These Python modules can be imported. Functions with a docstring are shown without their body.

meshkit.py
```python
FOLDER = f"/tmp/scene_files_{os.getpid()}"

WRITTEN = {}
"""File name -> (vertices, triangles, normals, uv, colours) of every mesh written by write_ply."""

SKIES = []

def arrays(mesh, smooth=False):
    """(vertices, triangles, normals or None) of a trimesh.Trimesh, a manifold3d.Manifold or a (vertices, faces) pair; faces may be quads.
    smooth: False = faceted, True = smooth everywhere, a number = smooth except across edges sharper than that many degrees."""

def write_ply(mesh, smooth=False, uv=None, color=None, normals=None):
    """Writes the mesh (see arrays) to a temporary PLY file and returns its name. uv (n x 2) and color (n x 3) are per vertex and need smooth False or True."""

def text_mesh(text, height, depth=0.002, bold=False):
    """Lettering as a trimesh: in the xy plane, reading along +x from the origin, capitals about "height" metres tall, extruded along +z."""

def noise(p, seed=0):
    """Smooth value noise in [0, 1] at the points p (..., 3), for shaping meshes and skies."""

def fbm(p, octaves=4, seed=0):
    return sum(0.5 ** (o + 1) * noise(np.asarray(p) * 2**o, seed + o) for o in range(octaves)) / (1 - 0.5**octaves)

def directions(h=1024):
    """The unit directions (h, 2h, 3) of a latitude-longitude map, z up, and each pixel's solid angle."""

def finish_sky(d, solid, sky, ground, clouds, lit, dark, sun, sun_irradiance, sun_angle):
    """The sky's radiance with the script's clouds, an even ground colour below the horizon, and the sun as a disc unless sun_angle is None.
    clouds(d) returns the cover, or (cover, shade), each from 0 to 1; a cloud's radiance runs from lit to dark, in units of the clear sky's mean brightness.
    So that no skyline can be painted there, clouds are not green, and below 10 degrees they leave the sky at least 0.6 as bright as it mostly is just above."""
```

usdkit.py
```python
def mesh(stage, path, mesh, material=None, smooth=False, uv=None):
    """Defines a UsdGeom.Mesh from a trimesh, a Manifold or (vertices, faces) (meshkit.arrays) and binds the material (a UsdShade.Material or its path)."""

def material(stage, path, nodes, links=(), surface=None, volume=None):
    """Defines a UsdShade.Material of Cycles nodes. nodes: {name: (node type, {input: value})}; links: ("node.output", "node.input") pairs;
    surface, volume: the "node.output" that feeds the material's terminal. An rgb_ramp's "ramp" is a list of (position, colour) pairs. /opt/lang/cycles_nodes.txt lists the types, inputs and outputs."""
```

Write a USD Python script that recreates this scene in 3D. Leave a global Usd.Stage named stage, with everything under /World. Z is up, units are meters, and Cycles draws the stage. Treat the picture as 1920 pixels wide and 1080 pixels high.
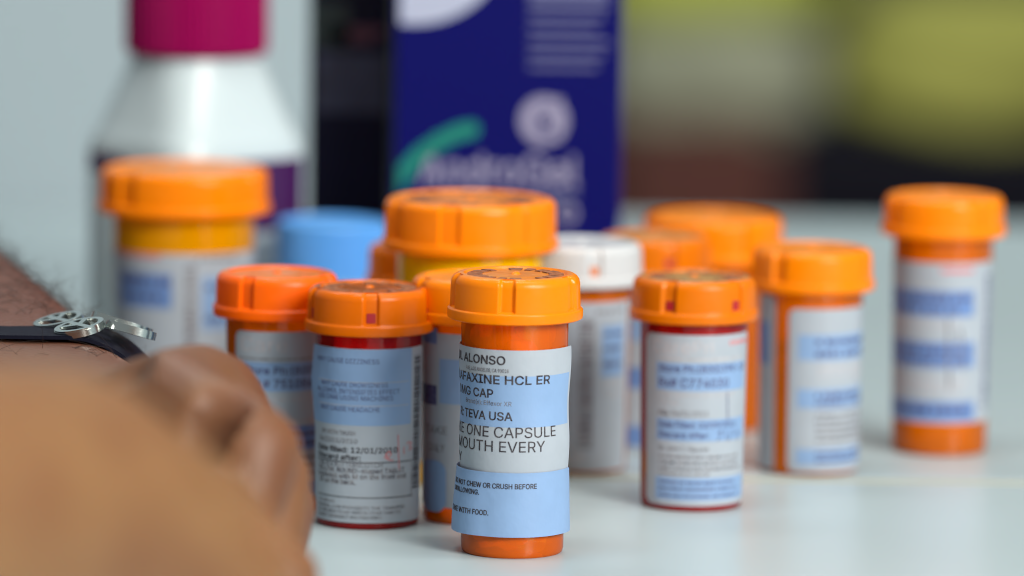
import math, random
import numpy as np
import trimesh
import manifold3d as m3
import shapely
from shapely import affinity
from shapely.geometry import Polygon, Point, LineString, box as sbox
import usdkit, meshkit
from pxr import Usd, UsdGeom, UsdLux, UsdShade, Gf, Sdf, Vt

random.seed(7)
rng = np.random.default_rng(7)
stage = Usd.Stage.CreateInMemory()
UsdGeom.SetStageUpAxis(stage, 'Z')
UsdGeom.SetStageMetersPerUnit(stage, 1.0)
W = UsdGeom.Xform.Define(stage, '/World')
UsdGeom.Scope.Define(stage, '/World/Looks')

# ------------------------------------------------------------------ camera
H, PITCH, ROLL, FOCAL = 0.234, math.radians(7.16), math.radians(0.75), 200.0
FPX = 1920 * FOCAL / 36.0
fwd = np.array([0, math.cos(PITCH), -math.sin(PITCH)])
r0 = np.array([1.0, 0, 0]); u0 = np.array([0, math.sin(PITCH), math.cos(PITCH)])
right = math.cos(ROLL) * r0 + math.sin(ROLL) * u0
up = -math.sin(ROLL) * r0 + math.cos(ROLL) * u0
EYE = np.array([0, 0, H])
cam = UsdGeom.Camera.Define(stage, '/World/camera')
M = np.eye(4); M[0, :3] = right; M[1, :3] = up; M[2, :3] = -fwd; M[3, :3] = EYE
cam.AddTransformOp().Set(Gf.Matrix4d(*M.ravel().tolist()))
cam.CreateFocalLengthAttr(FOCAL); cam.CreateHorizontalApertureAttr(36.0); cam.CreateVerticalApertureAttr(20.25)
cam.CreateFStopAttr(6.0); cam.CreateFocusDistanceAttr(1.366)
cam.CreateClippingRangeAttr(Gf.Vec2f(0.05, 100)); cam.CreateExposureAttr(0.76)

# ------------------------------------------------------------------ lights (ceiling tubes of a room, an added front fill, bounce from the walls)
def rect_light(name, pos, target, w, h, inten, col):
    L = UsdLux.RectLight.Define(stage, '/World/' + name)
    z = np.array(pos, float) - np.array(target, float); z /= np.linalg.norm(z)
    x = np.cross([0, 1, 0.001], z); x /= np.linalg.norm(x); y = np.cross(z, x)
    m = np.eye(4); m[0, :3] = x; m[1, :3] = y; m[2, :3] = z; m[3, :3] = pos
    L.AddTransformOp().Set(Gf.Matrix4d(*m.ravel().tolist()))
    L.CreateWidthAttr(w); L.CreateHeightAttr(h); L.CreateIntensityAttr(inten); L.CreateColorAttr(Gf.Vec3f(*col))
rect_light('ceiling_light', (0.15, 1.25, 2.0), (0.1, 1.4, 0), 1.5, 0.22, 11.0, (1.08, 0.99, 0.88))
rect_light('ceiling_light_001', (1.25, -0.25, 1.15), (0, 1.45, 0.03), 1.1, 0.8, 15.0, (1.08, 0.99, 0.90))  # added broad fill from front right, low enough to reach under the lids
rect_light('ceiling_light_002', (-0.5, 2.7, 2.1), (0, 1.6, 0), 1.4, 0.6, 4.0, (0.95, 1.0, 0.98))
dome = UsdLux.DomeLight.Define(stage, '/World/room_light')
bgm = usdkit.material(stage, '/World/Looks/room', {'b': ('background_shader', {'color': (0.80, 0.86, 0.86), 'strength': 0.22})}, surface='b.background')
UsdShade.MaterialBindingAPI.Apply(dome.GetPrim()).Bind(bgm)

# ------------------------------------------------------------------ pixel helpers
def ray(px, py):
    return fwd + (px - 960) / FPX * right + (540 - py) / FPX * up
def at(px, py, y):
    d = ray(px, py); return EYE + d * (y / d[1])
def ground(px, py, z=0.0):
    d = ray(px, py); return EYE + d * ((z - H) / d[2])
def mm(pixels, y):
    return pixels * y * math.cos(PITCH) / FPX      # pixel length -> metres at world depth y

# ------------------------------------------------------------------ prim helpers
used = {}
def numbered(path):
    if path not in used:
        used[path] = 0
        return path
    used[path] += 1
    return numbered(f'{path}_{used[path]:03d}')
def tag(p, label=None, cat=None, group=None, kind=None):
    p = p.GetPrim() if hasattr(p, 'GetPrim') else p
    for k, v in (('label', label), ('category', cat), ('group', group), ('kind', kind)):
        if v: p.SetCustomDataByKey(k, v)
    return p
def thing(name, label, cat, loc=(0, 0, 0), group=None):
    x = UsdGeom.Xform.Define(stage, numbered('/World/' + name))
    x.AddTranslateOp().Set(Gf.Vec3d(*map(float, loc)))
    tag(x, label, cat, group)
    return x.GetPrim()
def obj(name, mesh, mat, parent=None, smooth=35, label=None, kind=None):
    base = str(parent.GetPath()) if parent else '/World'
    m = usdkit.mesh(stage, numbered(base + '/' + name), mesh, mat, smooth=smooth)
    tag(m, label, kind=kind)
    return m.GetPrim()

# ------------------------------------------------------------------ materials
def mat(name, nodes, links=(), surface='p.BSDF'):
    return usdkit.material(stage, '/World/Looks/' + name, nodes, links, surface=surface)
def plain(name, col, rough=0.4, spec=0.5, bump=0.0, bscale=800, vary=0.0, vscale=60, **kw):
    nodes = {'p': ('principled_bsdf', {'base_color': col, 'roughness': rough, 'specular_ior_level': spec, **kw})}
    links = []
    if bump or vary:
        nodes['tc'] = ('texture_coordinate', {})
    if bump:
        nodes['n'] = ('noise_texture', {'scale': bscale, 'detail': 3.0})
        nodes['b'] = ('bump', {'strength': bump, 'distance': 0.0005})
        links += [('tc.object', 'n.vector'), ('n.fac', 'b.height'), ('b.normal', 'p.normal')]
    if vary:
        nodes['v'] = ('noise_texture', {'scale': vscale, 'detail': 4.0})
        c = np.array(col)
        nodes['r'] = ('rgb_ramp', {'ramp': [(0.3, tuple(c * (1 - vary))), (0.7, tuple(np.minimum(c * (1 + vary), 1)))]})
        links += [('tc.object', 'v.vector'), ('v.fac', 'r.fac'), ('r.color', 'p.base_color')]
    return mat(name, nodes, links)
def plastic_cap(name, col, trans, fac=0.45, rough=0.2, dust_sheen=(0.62, 0.36, 0.10), much=0.6):
    """slightly translucent moulded plastic; the dusty, scuffed lid top has its grazing reflection put into the colour"""
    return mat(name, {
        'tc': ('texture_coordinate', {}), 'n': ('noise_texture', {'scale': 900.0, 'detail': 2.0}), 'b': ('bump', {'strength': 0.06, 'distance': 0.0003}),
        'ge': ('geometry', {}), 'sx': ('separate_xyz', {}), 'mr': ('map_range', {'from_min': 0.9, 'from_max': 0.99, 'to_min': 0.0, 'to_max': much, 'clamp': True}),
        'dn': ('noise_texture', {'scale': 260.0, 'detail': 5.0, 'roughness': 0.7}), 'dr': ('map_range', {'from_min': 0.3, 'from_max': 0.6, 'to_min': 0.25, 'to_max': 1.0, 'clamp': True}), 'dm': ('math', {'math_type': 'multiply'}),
        'mx': ('mix_color', {'a': col, 'b': dust_sheen}),  # upward faces take the lid reflection as colour, along with dusty specks
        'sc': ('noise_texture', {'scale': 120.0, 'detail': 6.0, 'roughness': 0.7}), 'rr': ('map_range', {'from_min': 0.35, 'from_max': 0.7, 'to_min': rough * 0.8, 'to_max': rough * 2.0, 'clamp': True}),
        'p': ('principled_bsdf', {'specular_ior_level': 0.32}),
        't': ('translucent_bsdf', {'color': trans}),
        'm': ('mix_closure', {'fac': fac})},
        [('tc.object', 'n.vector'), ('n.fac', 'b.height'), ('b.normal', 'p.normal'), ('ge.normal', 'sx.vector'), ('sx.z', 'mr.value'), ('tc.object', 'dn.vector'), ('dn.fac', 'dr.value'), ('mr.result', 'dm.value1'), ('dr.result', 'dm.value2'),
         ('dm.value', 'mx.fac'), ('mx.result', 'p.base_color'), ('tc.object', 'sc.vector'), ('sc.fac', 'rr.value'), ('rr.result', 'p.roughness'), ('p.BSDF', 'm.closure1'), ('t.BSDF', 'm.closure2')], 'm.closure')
def amber(name, clear, body, fac=0.6, tl=0.18):
    """thin tinted wall: part clear, part milky, with a clear-coat reflection; the wall looks thicker towards its edges"""
    return mat(name, {
        'lw': ('layer_weight', {'blend': 0.35}),
        'cc': ('mix_color', {'a': clear, 'b': tuple(np.array(clear) ** 2.2)}),
        'tr': ('transparent_bsdf', {}),
        'd': ('diffuse_bsdf', {'color': body}), 'tl': ('translucent_bsdf', {'color': body}), 'dt': ('mix_closure', {'fac': tl}),
        'm': ('mix_closure', {'fac': fac}),
        'f': ('fresnel', {'IOR': 1.5}), 'g': ('glossy_bsdf', {'color': (0.6, 0.6, 0.6), 'roughness': 0.07}),
        'o': ('mix_closure', {})},
        [('lw.facing', 'cc.fac'), ('cc.result', 'tr.color'), ('d.BSDF', 'dt.closure1'), ('tl.BSDF', 'dt.closure2'),
         ('dt.closure', 'm.closure1'), ('tr.BSDF', 'm.closure2'), ('f.fac', 'o.fac'), ('m.closure', 'o.closure1'), ('g.BSDF', 'o.closure2')], 'o.closure')

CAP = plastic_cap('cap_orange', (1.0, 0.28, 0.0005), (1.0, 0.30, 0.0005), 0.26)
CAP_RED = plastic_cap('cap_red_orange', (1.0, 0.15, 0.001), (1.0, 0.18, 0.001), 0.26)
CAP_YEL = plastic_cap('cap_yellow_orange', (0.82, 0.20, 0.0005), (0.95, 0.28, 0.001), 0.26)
CAP_DARK = plastic_cap('cap_brown_orange', (0.80, 0.17, 0.0005), (0.95, 0.24, 0.001), 0.26, dust_sheen=(0.16, 0.075, 0.035), much=0.85)
CAP_DUSTY_SHEEN = plastic_cap('cap_dusty_sheen_orange', (0.80, 0.20, 0.0005), (0.95, 0.28, 0.001), 0.26, dust_sheen=(0.44, 0.37, 0.17), much=1.0)  # pale lid top: dusty film and reflected brightness in one colour
CAP_WHITE = plastic_cap('cap_white', (0.62, 0.68, 0.72), (0.7, 0.75, 0.78), 0.2, dust_sheen=(0.5, 0.56, 0.66))
AMB = amber('amber_plastic', (1.0, 0.45, 0.012), (1.0, 0.22, 0.001), 0.48)
AMB_F = amber('amber_orange_plastic', (1.0, 0.66, 0.02), (1.0, 0.17, 0.001), 0.50, 0.08)
AMB_O = amber('amber_honey_plastic', (1.0, 0.66, 0.02), (1.0, 0.42, 0.0005), 0.34, 0.08)
AMB_Y = amber('amber_yellow_plastic', (1.0, 0.8, 0.02), (1.0, 0.56, 0.0005), 0.12, 0.05)
AMB_R = amber('amber_red_plastic', (0.85, 0.04, 0.02), (0.50, 0.008, 0.010), 0.45)
def paper_mat(name, col, vary=0.025):
    c = np.array(col)
    return mat(name, {'tc': ('texture_coordinate', {}), 'v': ('noise_texture', {'scale': 150.0, 'detail': 4.0}), 'r': ('rgb_ramp', {'ramp': [(0.3, tuple(c * (1 - vary))), (0.7, tuple(np.minimum(c * (1 + vary), 1)))]}),
        'n': ('noise_texture', {'scale': 420.0, 'detail': 3.0}), 'b': ('bump', {'strength': 0.2, 'distance': 0.0005}),
        'p': ('principled_bsdf', {'roughness': 0.42, 'specular_ior_level': 0.4}), 't': ('translucent_bsdf', {}), 'm': ('mix_closure', {'fac': 0.16})},
        [('tc.object', 'v.vector'), ('v.fac', 'r.fac'), ('r.color', 'p.base_color'), ('r.color', 't.color'), ('tc.object', 'n.vector'), ('n.fac', 'b.height'), ('b.normal', 'p.normal'), ('p.BSDF', 'm.closure1'), ('t.BSDF', 'm.closure2')], 'm.closure')
PAPER = paper_mat('label_paper', (0.43, 0.50, 0.575))
BLUE = paper_mat('label_blue_print', (0.265, 0.43, 0.70), 0.03)
BLUE2 = paper_mat('label_deep_blue_print', (0.155, 0.285, 0.60), 0.05)
def ink(name, col, wear):
    return mat(name, {'tc': ('texture_coordinate', {}), 'n': ('noise_texture', {'scale': 900.0, 'detail': 3.0}),
        'r': ('rgb_ramp', {'ramp': [(0.35, tuple(col)), (0.62, tuple(np.array(col) + wear))]}),
        'p': ('principled_bsdf', {'roughness': 0.5, 'specular_ior_level': 0.3})},
        [('tc.object', 'n.vector'), ('n.fac', 'r.fac'), ('r.color', 'p.base_color')])
INK = ink('ink_black', (0.012, 0.008, 0.016), 0.06)
INK_W = ink('ink_worn', (0.05, 0.04, 0.06), 0.22)
INK_G = ink('ink_grey', (0.42, 0.42, 0.46), 0.12)
INK_N = ink('ink_navy', (0.035, 0.045, 0.16), 0.08)
INK_R = ink('ink_red_pen', (0.62, 0.12, 0.13), 0.10)
SLOT_W = plain('slot_pale_orange', (0.62, 0.20, 0.07), 0.4)
PILL_O = plain('capsule_orange', (1.0, 0.36, 0.08), 0.25)
PILL_Y = plain('tablet_yellow', (1.0, 0.75, 0.08), 0.5)
PILL_D = plain('tablet_dark_red', (0.16, 0.02, 0.02), 0.5)
PILL_B = plain('tablet_brown', (0.30, 0.11, 0.03), 0.5)
SLOT = plain('slot_red', (0.36, 0.012, 0.02), 0.4)
SLOT_O = plain('slot_orange', (0.85, 0.10, 0.005), 0.4)
DUST = plain('cap_print_dark', (0.24, 0.085, 0.03), 0.7, bump=0.5, vary=0.5, vscale=700)

# ------------------------------------------------------------------ mesh helpers
def revolve(profile, n=144, rfun=None):
    """profile: (r, z) rows; rfun(theta, r, i) may change the radius; closed at r=0 ends"""
    p = np.asarray(profile, float); th = np.linspace(0, 2 * math.pi, n, endpoint=False)
    R = np.repeat(p[:, :1], n, 1)
    if rfun is not None:
        R = np.array([[rfun(t, p[i, 0], i) for t in th] for i in range(len(p))])
    v = np.stack([R * np.sin(th), -R * np.cos(th), np.repeat(p[:, 1:], n, 1)], -1).reshape(-1, 3)
    i, j = np.meshgrid(np.arange(len(p) - 1), np.arange(n), indexing='ij')
    a, b = i * n + j, i * n + (j + 1) % n
    q = np.stack([a, b, b + n, a + n], -1).reshape(-1, 4)
    m = trimesh.Trimesh(v, np.vstack([q[:, [0, 1, 2]], q[:, [0, 2, 3]]]), process=False)
    m.merge_vertices(); m.update_faces(m.nondegenerate_faces()); m.remove_unreferenced_vertices()
    return m
def bend(poly, Rf, off, thick=0.00008, maxedge=0.0016, warp=None):
    """poly in (arc length u, height z) on a cylinder whose radius at z is Rf(z); off = height of its underside over the cylinder"""
    if poly.is_empty: return None
    parts = [trimesh.creation.extrude_polygon(g, thick, engine='earcut') for g in getattr(poly, 'geoms', [poly]) if g.geom_type == 'Polygon' and g.area > 1e-10]
    if not parts: return None
    return bend_mesh(trimesh.util.concatenate(parts), Rf, off, maxedge, warp)
def bend_mesh(m, Rf, off, maxedge=0.0016, warp=None):
    v, f = trimesh.remesh.subdivide_to_size(m.vertices, m.faces, maxedge, max_iter=12)
    Rm = Rf(float(v[:, 1].mean()))
    th = v[:, 0] / Rm
    r = Rf(v[:, 1]) + off + v[:, 2]
    if warp is not None: r = r + warp(th, v[:, 1])
    return trimesh.Trimesh(np.stack([r * np.sin(th), -r * np.cos(th), v[:, 1]], -1), f, process=False)
_tc = {}
def flat_text(s, bold=False):
    if (s, bold) not in _tc:
        m = meshkit.text_mesh(s, 1.0, 0.01, bold)
        _tc[s, bold] = m
    return _tc[s, bold].copy()
def rounded(w, h, r, cx=0, cy=0):
    return sbox(cx - w / 2 + r, cy - h / 2 + r, cx + w / 2 - r, cy + h / 2 - r).buffer(r, quad_segs=6)
def cat(*ms):
    ms = [m for m in ms if m is not None]
    return trimesh.util.concatenate(ms)
def rbox(w, d, h, r=0.001, segs=8):
    """box on z=0 with rounded edges"""
    s = m3.Manifold.sphere(r, segs)
    pts = [s.translate((sx * (w / 2 - r), sy * (d / 2 - r), z)) for sx in (-1, 1) for sy in (-1, 1) for z in (r, h - r)]
    return m3.Manifold.batch_hull(pts)
def tri(man):
    m = man.to_mesh(); return trimesh.Trimesh(m.vert_properties[:, :3], m.tri_verts, process=False)

# ------------------------------------------------------------------ vials
GROUP = 'prescription vials standing on the white table'
class Vial:
    def __init__(s, label, px, py, cap_px, h_px_top, cap_mat, body_mat, y=None, body_ratio=(0.80, 0.755), cap_h=0.0109, notches=(-10, 80, 170, 260), slot=SLOT, name='pill_vial', flange=True, top_px=None, catname='pill vial', topmarks=True):
        s.loc = ground(px, py) if y is None else np.array([at(px, py, y)[0], y, 0.0])
        s.px, s.y = px, s.loc[1]
        s.rc = mm(cap_px, s.y) / 2
        s.h = at(px, h_px_top, s.y)[2]
        s.rt, s.rb = s.rc * body_ratio[0], s.rc * body_ratio[1]
        s.cap_h = cap_h; s.zc = s.h - cap_h
        s.root = thing(name, label, catname, s.loc, GROUP)
        rt, rb, zc, h, rc = s.rt, s.rb, s.zc, s.h, s.rc
        s.R = lambda z: rb + (rt - rb) * np.asarray(z) / (h - cap_h * 0.4)
        # body: outer wall with rounded foot, recessed bottom
        top = h - cap_h * 0.42
        prof = [(0, 0.0012), (rb * 0.80, 0.0010), (rb * 0.90, 0.0002), (rb * 0.955, 0.0), (rb * 0.985, 0.0003), (rb, 0.0012)]
        prof += [(float(s.R(z)), z) for z in np.linspace(0.003, top, 10)] + [(rt - 0.0012, top + 0.0002)]
        obj('vial_body', revolve(prof, 96), body_mat, s.root, smooth=40)
        # inner floor line
        # cap
        fl = 0.0026 if flange else 0.0
        ru = rc - 0.0006 if flange else rc
        nd = np.radians(notches); hw = 0.115
        zt = h
        prof = [(rt + 0.0005, zc + 0.0006), (rt + 0.0006, zc), (rc - 0.0006, zc), (rc - 0.0001, zc + 0.0003), (rc, zc + 0.0008), (rc, zc + fl - 0.0003), (rc - 0.0002, zc + fl), (ru, zc + fl + 0.0002)]
        n0 = len(prof)
        prof += [(ru, zc + fl + 0.0006), (ru - 0.0002, zt - 0.0022), (ru - 0.0004, zt - 0.0013), (ru - 0.0009, zt - 0.0006), (ru - 0.0016, zt - 0.00015), (ru - 0.0023, zt), (ru - 0.0032, zt)]
        n1 = len(prof) - 2
        prof += [(ru - 0.0037, zt - 0.0005), (ru * 0.45, zt - 0.0005), (ru * 0.42, zt - 0.0003), (0.0012, zt - 0.0003), (0.0007, zt + 0.0002), (0, zt + 0.0003)]
        def rf(t, r, i):
            if n0 <= i < n1:
                d = np.abs((t - nd + math.pi) % (2 * math.pi) - math.pi).min() if len(nd) else 9
                k = np.clip((hw - d) / 0.022 + 0.5, 0, 1)
                return r - k * 0.0009
            return r
        capm = revolve(prof, 288, rf if len(nd) else None)
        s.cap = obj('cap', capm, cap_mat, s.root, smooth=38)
        # slots at the foot of each notch, through which the body shows
        if slot is not None:
            for a in nd:
                sl = bend(rounded(0.0022, 0.0024, 0.0003, 0, zc + fl + 0.0021), lambda z: ru - 0.0009 + 0 * z, 0.00002)
                ca, sa = math.cos(a), math.sin(a)
                sl.vertices = sl.vertices @ np.array([[ca, sa, 0], [-sa, ca, 0], [0, 0, 1]])
                obj('cap_slot', sl, slot, s.cap)
        if topmarks:       # ring of raised worn blocks moulded into the lid
            ms = []
            r1, r2 = ru * 0.52, ru * 0.74
            for k in range(18):
                a = k * 2 * math.pi / 18; w = 0.10 + 0.05 * ((k * 7) % 3 == 0)
                if (k * 5) % 9 == 4: continue
                pts = [(r1 * math.sin(a - w), r1 * math.cos(a - w)), (r2 * math.sin(a - w), r2 * math.cos(a - w)), (r2 * math.sin(a), r2 * math.cos(a)), (r2 * math.sin(a + w), r2 * math.cos(a + w)), (r1 * math.sin(a + w), r1 * math.cos(a + w))]
                m = trimesh.creation.extrude_polygon(Polygon(pts), 0.00028, engine='earcut'); m.apply_translation((0, 0, zt - 0.00052)); ms.append(m)
            obj('cap_marking', cat(*ms), DUST, s.cap, smooth=False)
        s.label = None
    # pixel -> (theta, z) on the body at extra radius
    def hit(s, px, py, off=0.0):
        d = ray(px, py); o = EYE - s.loc
        off = off + getattr(s, 'hoff', 0.0)
        R = float(s.R(s.h * 0.5)) + off
        for _ in range(3):
            a = d[0] ** 2 + d[1] ** 2; b = 2 * (o[0] * d[0] + o[1] * d[1]); c = o[0] ** 2 + o[1] ** 2 - R * R
            D = b * b - 4 * a * c
            if D < 0: return (math.copysign(math.radians(86), px - s.px), None)
            t = (-b - math.sqrt(D)) / (2 * a); p = o + d * t
            R = float(s.R(p[2])) + off
        return math.atan2(p[0], -p[1]), p[2]
    def th(s, x, y):
        """x is a pixel column, or a string of degrees like '-100'"""
        return math.radians(float(x)) if isinstance(x, str) else s.hit(x, y)[0]
    def z(s, y, x=None):
        x = s.px if x is None else x
        for _ in range(60):
            z = s.hit(x, y)[1]
            if z is not None: return z
            x += (s.px - x) * 0.08
        return 0.01
    def rect(s, x0, y0, x1, y1, r=0.0):
        """outline on the unrolled body from pixel columns and rows read on the vial's centre line"""
        ym = (y0 + y1) / 2
        z0, z1 = s.z(y1), s.z(y0); Rm = float(s.R((z0 + z1) / 2))
        u0, u1 = s.th(x0, ym) * Rm, s.th(x1, ym) * Rm
        return rounded(u1 - u0, z1 - z0, max(r, 0.0001), (u0 + u1) / 2, (z0 + z1) / 2)
    def paper(s, x0, y0, x1, y1, r=0.0008, m=None, off=0.00008, warp=None, name='label', label=None):
        p = s.rect(x0, y0, x1, y1, r); s.off = off; s.warp = warp
        mesh = bend(p, s.R, off, 0.0001, 0.0012, warp)
        s.hoff = off + 0.0001 + (0.0 if warp is None else float(warp(np.array([-0.5]), np.array([s.h * .5]))[0]))
        s.label = obj(name, mesh, m or PAPER, s.root, smooth=50, label=label)
        return s.label
    def band(s, x0, y0, x1, y1, m=None, name='print_band'):
        obj(name, bend(s.rect(x0, y0, x1, y1), s.R, s.off + 0.000105, 0.00003, 0.0012, s.warp), m or BLUE, s.label, smooth=50)
    def text(s, t, x0, x1, ybase, cap_px, m=None, bold=False, at_x=None, prefix='', thin=False, name='lettering', pgap=0.42):
        at_x = x1 if at_x is None else at_x
        z = s.z(ybase, at_x); hgt = mm(cap_px, s.y - s.rb) / math.cos(PITCH)
        Rm = float(s.R(z))
        t0, t1 = s.th(x0, ybase), s.th(x1, ybase)
        msh = []
        f = flat_text(t, bold); f.apply_translation((-f.bounds[0][0], 0, 0)); w = f.extents[0]
        sx = (t1 - t0) * Rm / w
        f.apply_scale((sx, hgt, 0.003)); f.apply_translation((t0 * Rm, z, 0)); msh.append(f)
        if prefix:
            g = flat_text(prefix, bold); g.apply_translation((-g.bounds[1][0], 0, 0)); g.apply_scale((sx, hgt, 0.003)); g.apply_translation((t0 * Rm - pgap * hgt, z, 0)); msh.append(g)
        mm_ = bend_mesh(cat(*msh), s.R, s.off + 0.00014, 0.0022, s.warp)
        obj(name, mm_, m or INK, s.label, smooth=False)
    def greek(s, rows, m=None, name='small_print'):
        """rows of print too blurred to read: (x0, x1, y, height px) as runs of word-like dashes"""
        ps = []
        for (x0, x1, y, hp) in rows:
            z = s.z(y); Rm = float(s.R(z)); hh = mm(hp, s.y)
            a, b = s.th(x0, y) * Rm, s.th(x1, y) * Rm; u = a
            while u < b:
                w = hh * rng.uniform(0.5, 1.1)
                ps.append(sbox(u, z - hh / 2 * rng.uniform(.7, 1), min(u + w, b), z + hh / 2 * rng.uniform(.7, 1)))
                u += w + hh * (0.25 if rng.random() < .75 else 0.7)
        if ps: obj(name, bend(shapely.union_all(ps), s.R, s.off + 0.00014, 0.00003, 0.0025, s.warp), m or INK_W, s.label, smooth=False)
    def rule(s, x0, x1, y, px=1.6, m=None, name='printed_rule'):
        z = s.z(y); Rm = float(s.R(z)); hh = mm(px, s.y)
        obj(name, bend(sbox(s.th(x0, y) * Rm, z - hh / 2, s.th(x1, y) * Rm, z + hh / 2), s.R, s.off + 0.00014, 0.00003, 0.0015, s.warp), m or INK_W, s.label, smooth=False)
    def barcode(s, x0, x1, y0, y1, pitch, m=None):
        ps = []; z1, z0 = s.z(y0), s.z(y1); Rm = float(s.R((z0 + z1) / 2)); a, b = s.th(x0, (y0 + y1) / 2) * Rm, s.th(x1, (y0 + y1) / 2) * Rm
        z = z0; p = mm(pitch, s.y)
        while z < z1:
            w = p * rng.choice([.35, .55, .8]); ps.append(sbox(a, z, b, min(z + w, z1))); z += w + p * rng.choice([.3, .5])
        obj('barcode', bend(shapely.union_all(ps), s.R, s.off + 0.00014, 0.00003, 0.0025, s.warp), m or INK, s.label, smooth=False)
    def pen(s, lines, width, m):
        ps = []
        for pts in lines:
            q = []
            for (x, y) in pts:
                t, z = s.hit(x, y); q.append((t * float(s.R(z)), z))
            ps.append(LineString(q).buffer(mm(width, s.y) / 2))
        obj('handwriting', bend(shapely.union_all(ps), s.R, s.off + 0.00018, 0.00003, 0.002, s.warp), m, s.label, smooth=False)
    def fill(s, kind, m, label, catname, n, z0, z1, size, seed):
        r = np.random.default_rng(seed); ms = []
        for _ in range(n):
            if kind == 'capsule': c = trimesh.creation.capsule(height=size * 1.9, radius=size, count=[8, 10]); c.apply_translation(-c.centroid)
            else: c = trimesh.creation.icosphere(2, size); c.apply_scale((1, 1, 0.5))
            c.apply_transform(trimesh.transformations.random_rotation_matrix(r.random(3)))
            rad = max(s.rb - 0.0012 - np.linalg.norm(c.vertices[:, :2], axis=1).max(), 0) * math.sqrt(r.uniform(0.3, 1)); a = r.uniform(0, 6.283)
            ext = -c.bounds[0][2]
            c.apply_translation((rad * math.sin(a), -rad * math.cos(a), max(r.uniform(z0, z1), ext + 0.0016))); ms.append(c)
        m_ = cat(*ms); m_.apply_translation(s.loc)
        tag(obj(kind + 's', m_, m, None), label, catname, kind='stuff')

# ==================================================================== setting
TABLE = plain('table_laminate', (0.39, 0.50, 0.545), 0.32, 0.5, bump=0.05, bscale=300, vary=0.02, vscale=9)
EDGE = plain('table_edge_strip', (0.32, 0.345, 0.28), 0.5)
ys = ground(1500, 899)[1]
t = thing('table', 'white laminate table top in front, carrying the vials and the hand', 'table', (0.0, 0, 0))
obj('table_top', tri(rbox(3.2, ys - 0.2, 0.03, 0.002).translate((0, (ys + 0.2) / 2 - 0.002, -0.03))), TABLE, t)
obj('edge_strip', tri(rbox(3.2, 0.004, 0.031, 0.0008).translate((0, ys, -0.0309))), EDGE, t)
yb = ground(1600, 412)[1]
t2 = thing('table', 'second white table butted behind the first, running back to the wall', 'table', (0, 0, 0))
obj('table_top', tri(rbox(3.2, yb - ys - 0.004, 0.03, 0.002).translate((0, (yb + ys) / 2 + 0.002, -0.0302))), TABLE, t2)

# far side: pale partition at left, dark room with a low bench at right
WALL = plain('partition_paint', (0.325, 0.41, 0.455), 0.7, 0.3, vary=0.02, vscale=3)
xr = at(700, 300, yb + 0.03)[0]
p = thing('partition', 'pale grey-green partition wall behind the bottle on the left', 'partition', (0, 0, 0))
obj('panel', tri(rbox(1.6, 0.03, 1.75, 0.003).translate((xr - 0.8, yb + 0.0165, -0.74))), WALL, p)
DARK = plain('dark_cloth', (0.012, 0.012, 0.022), 0.9, 0.2)
FLOOR = plain('floor_vinyl', (0.10, 0.10, 0.10), 0.5)
fl = obj('floor', trimesh.creation.box((16, 14, 0.02)).apply_translation((0, 4, -0.75)), FLOOR, smooth=False); tag(fl, kind='structure')
BACKW = plain('far_wall_paint', (0.12, 0.13, 0.085), 0.8)
bw = obj('far_wall', trimesh.creation.box((12, 0.1, 2.6)).apply_translation((2, 7.2, 0.56)), BACKW, smooth=False); tag(bw, kind='structure')
yk = 4.4
zb = at(1650, 262, yk)[2]
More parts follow.
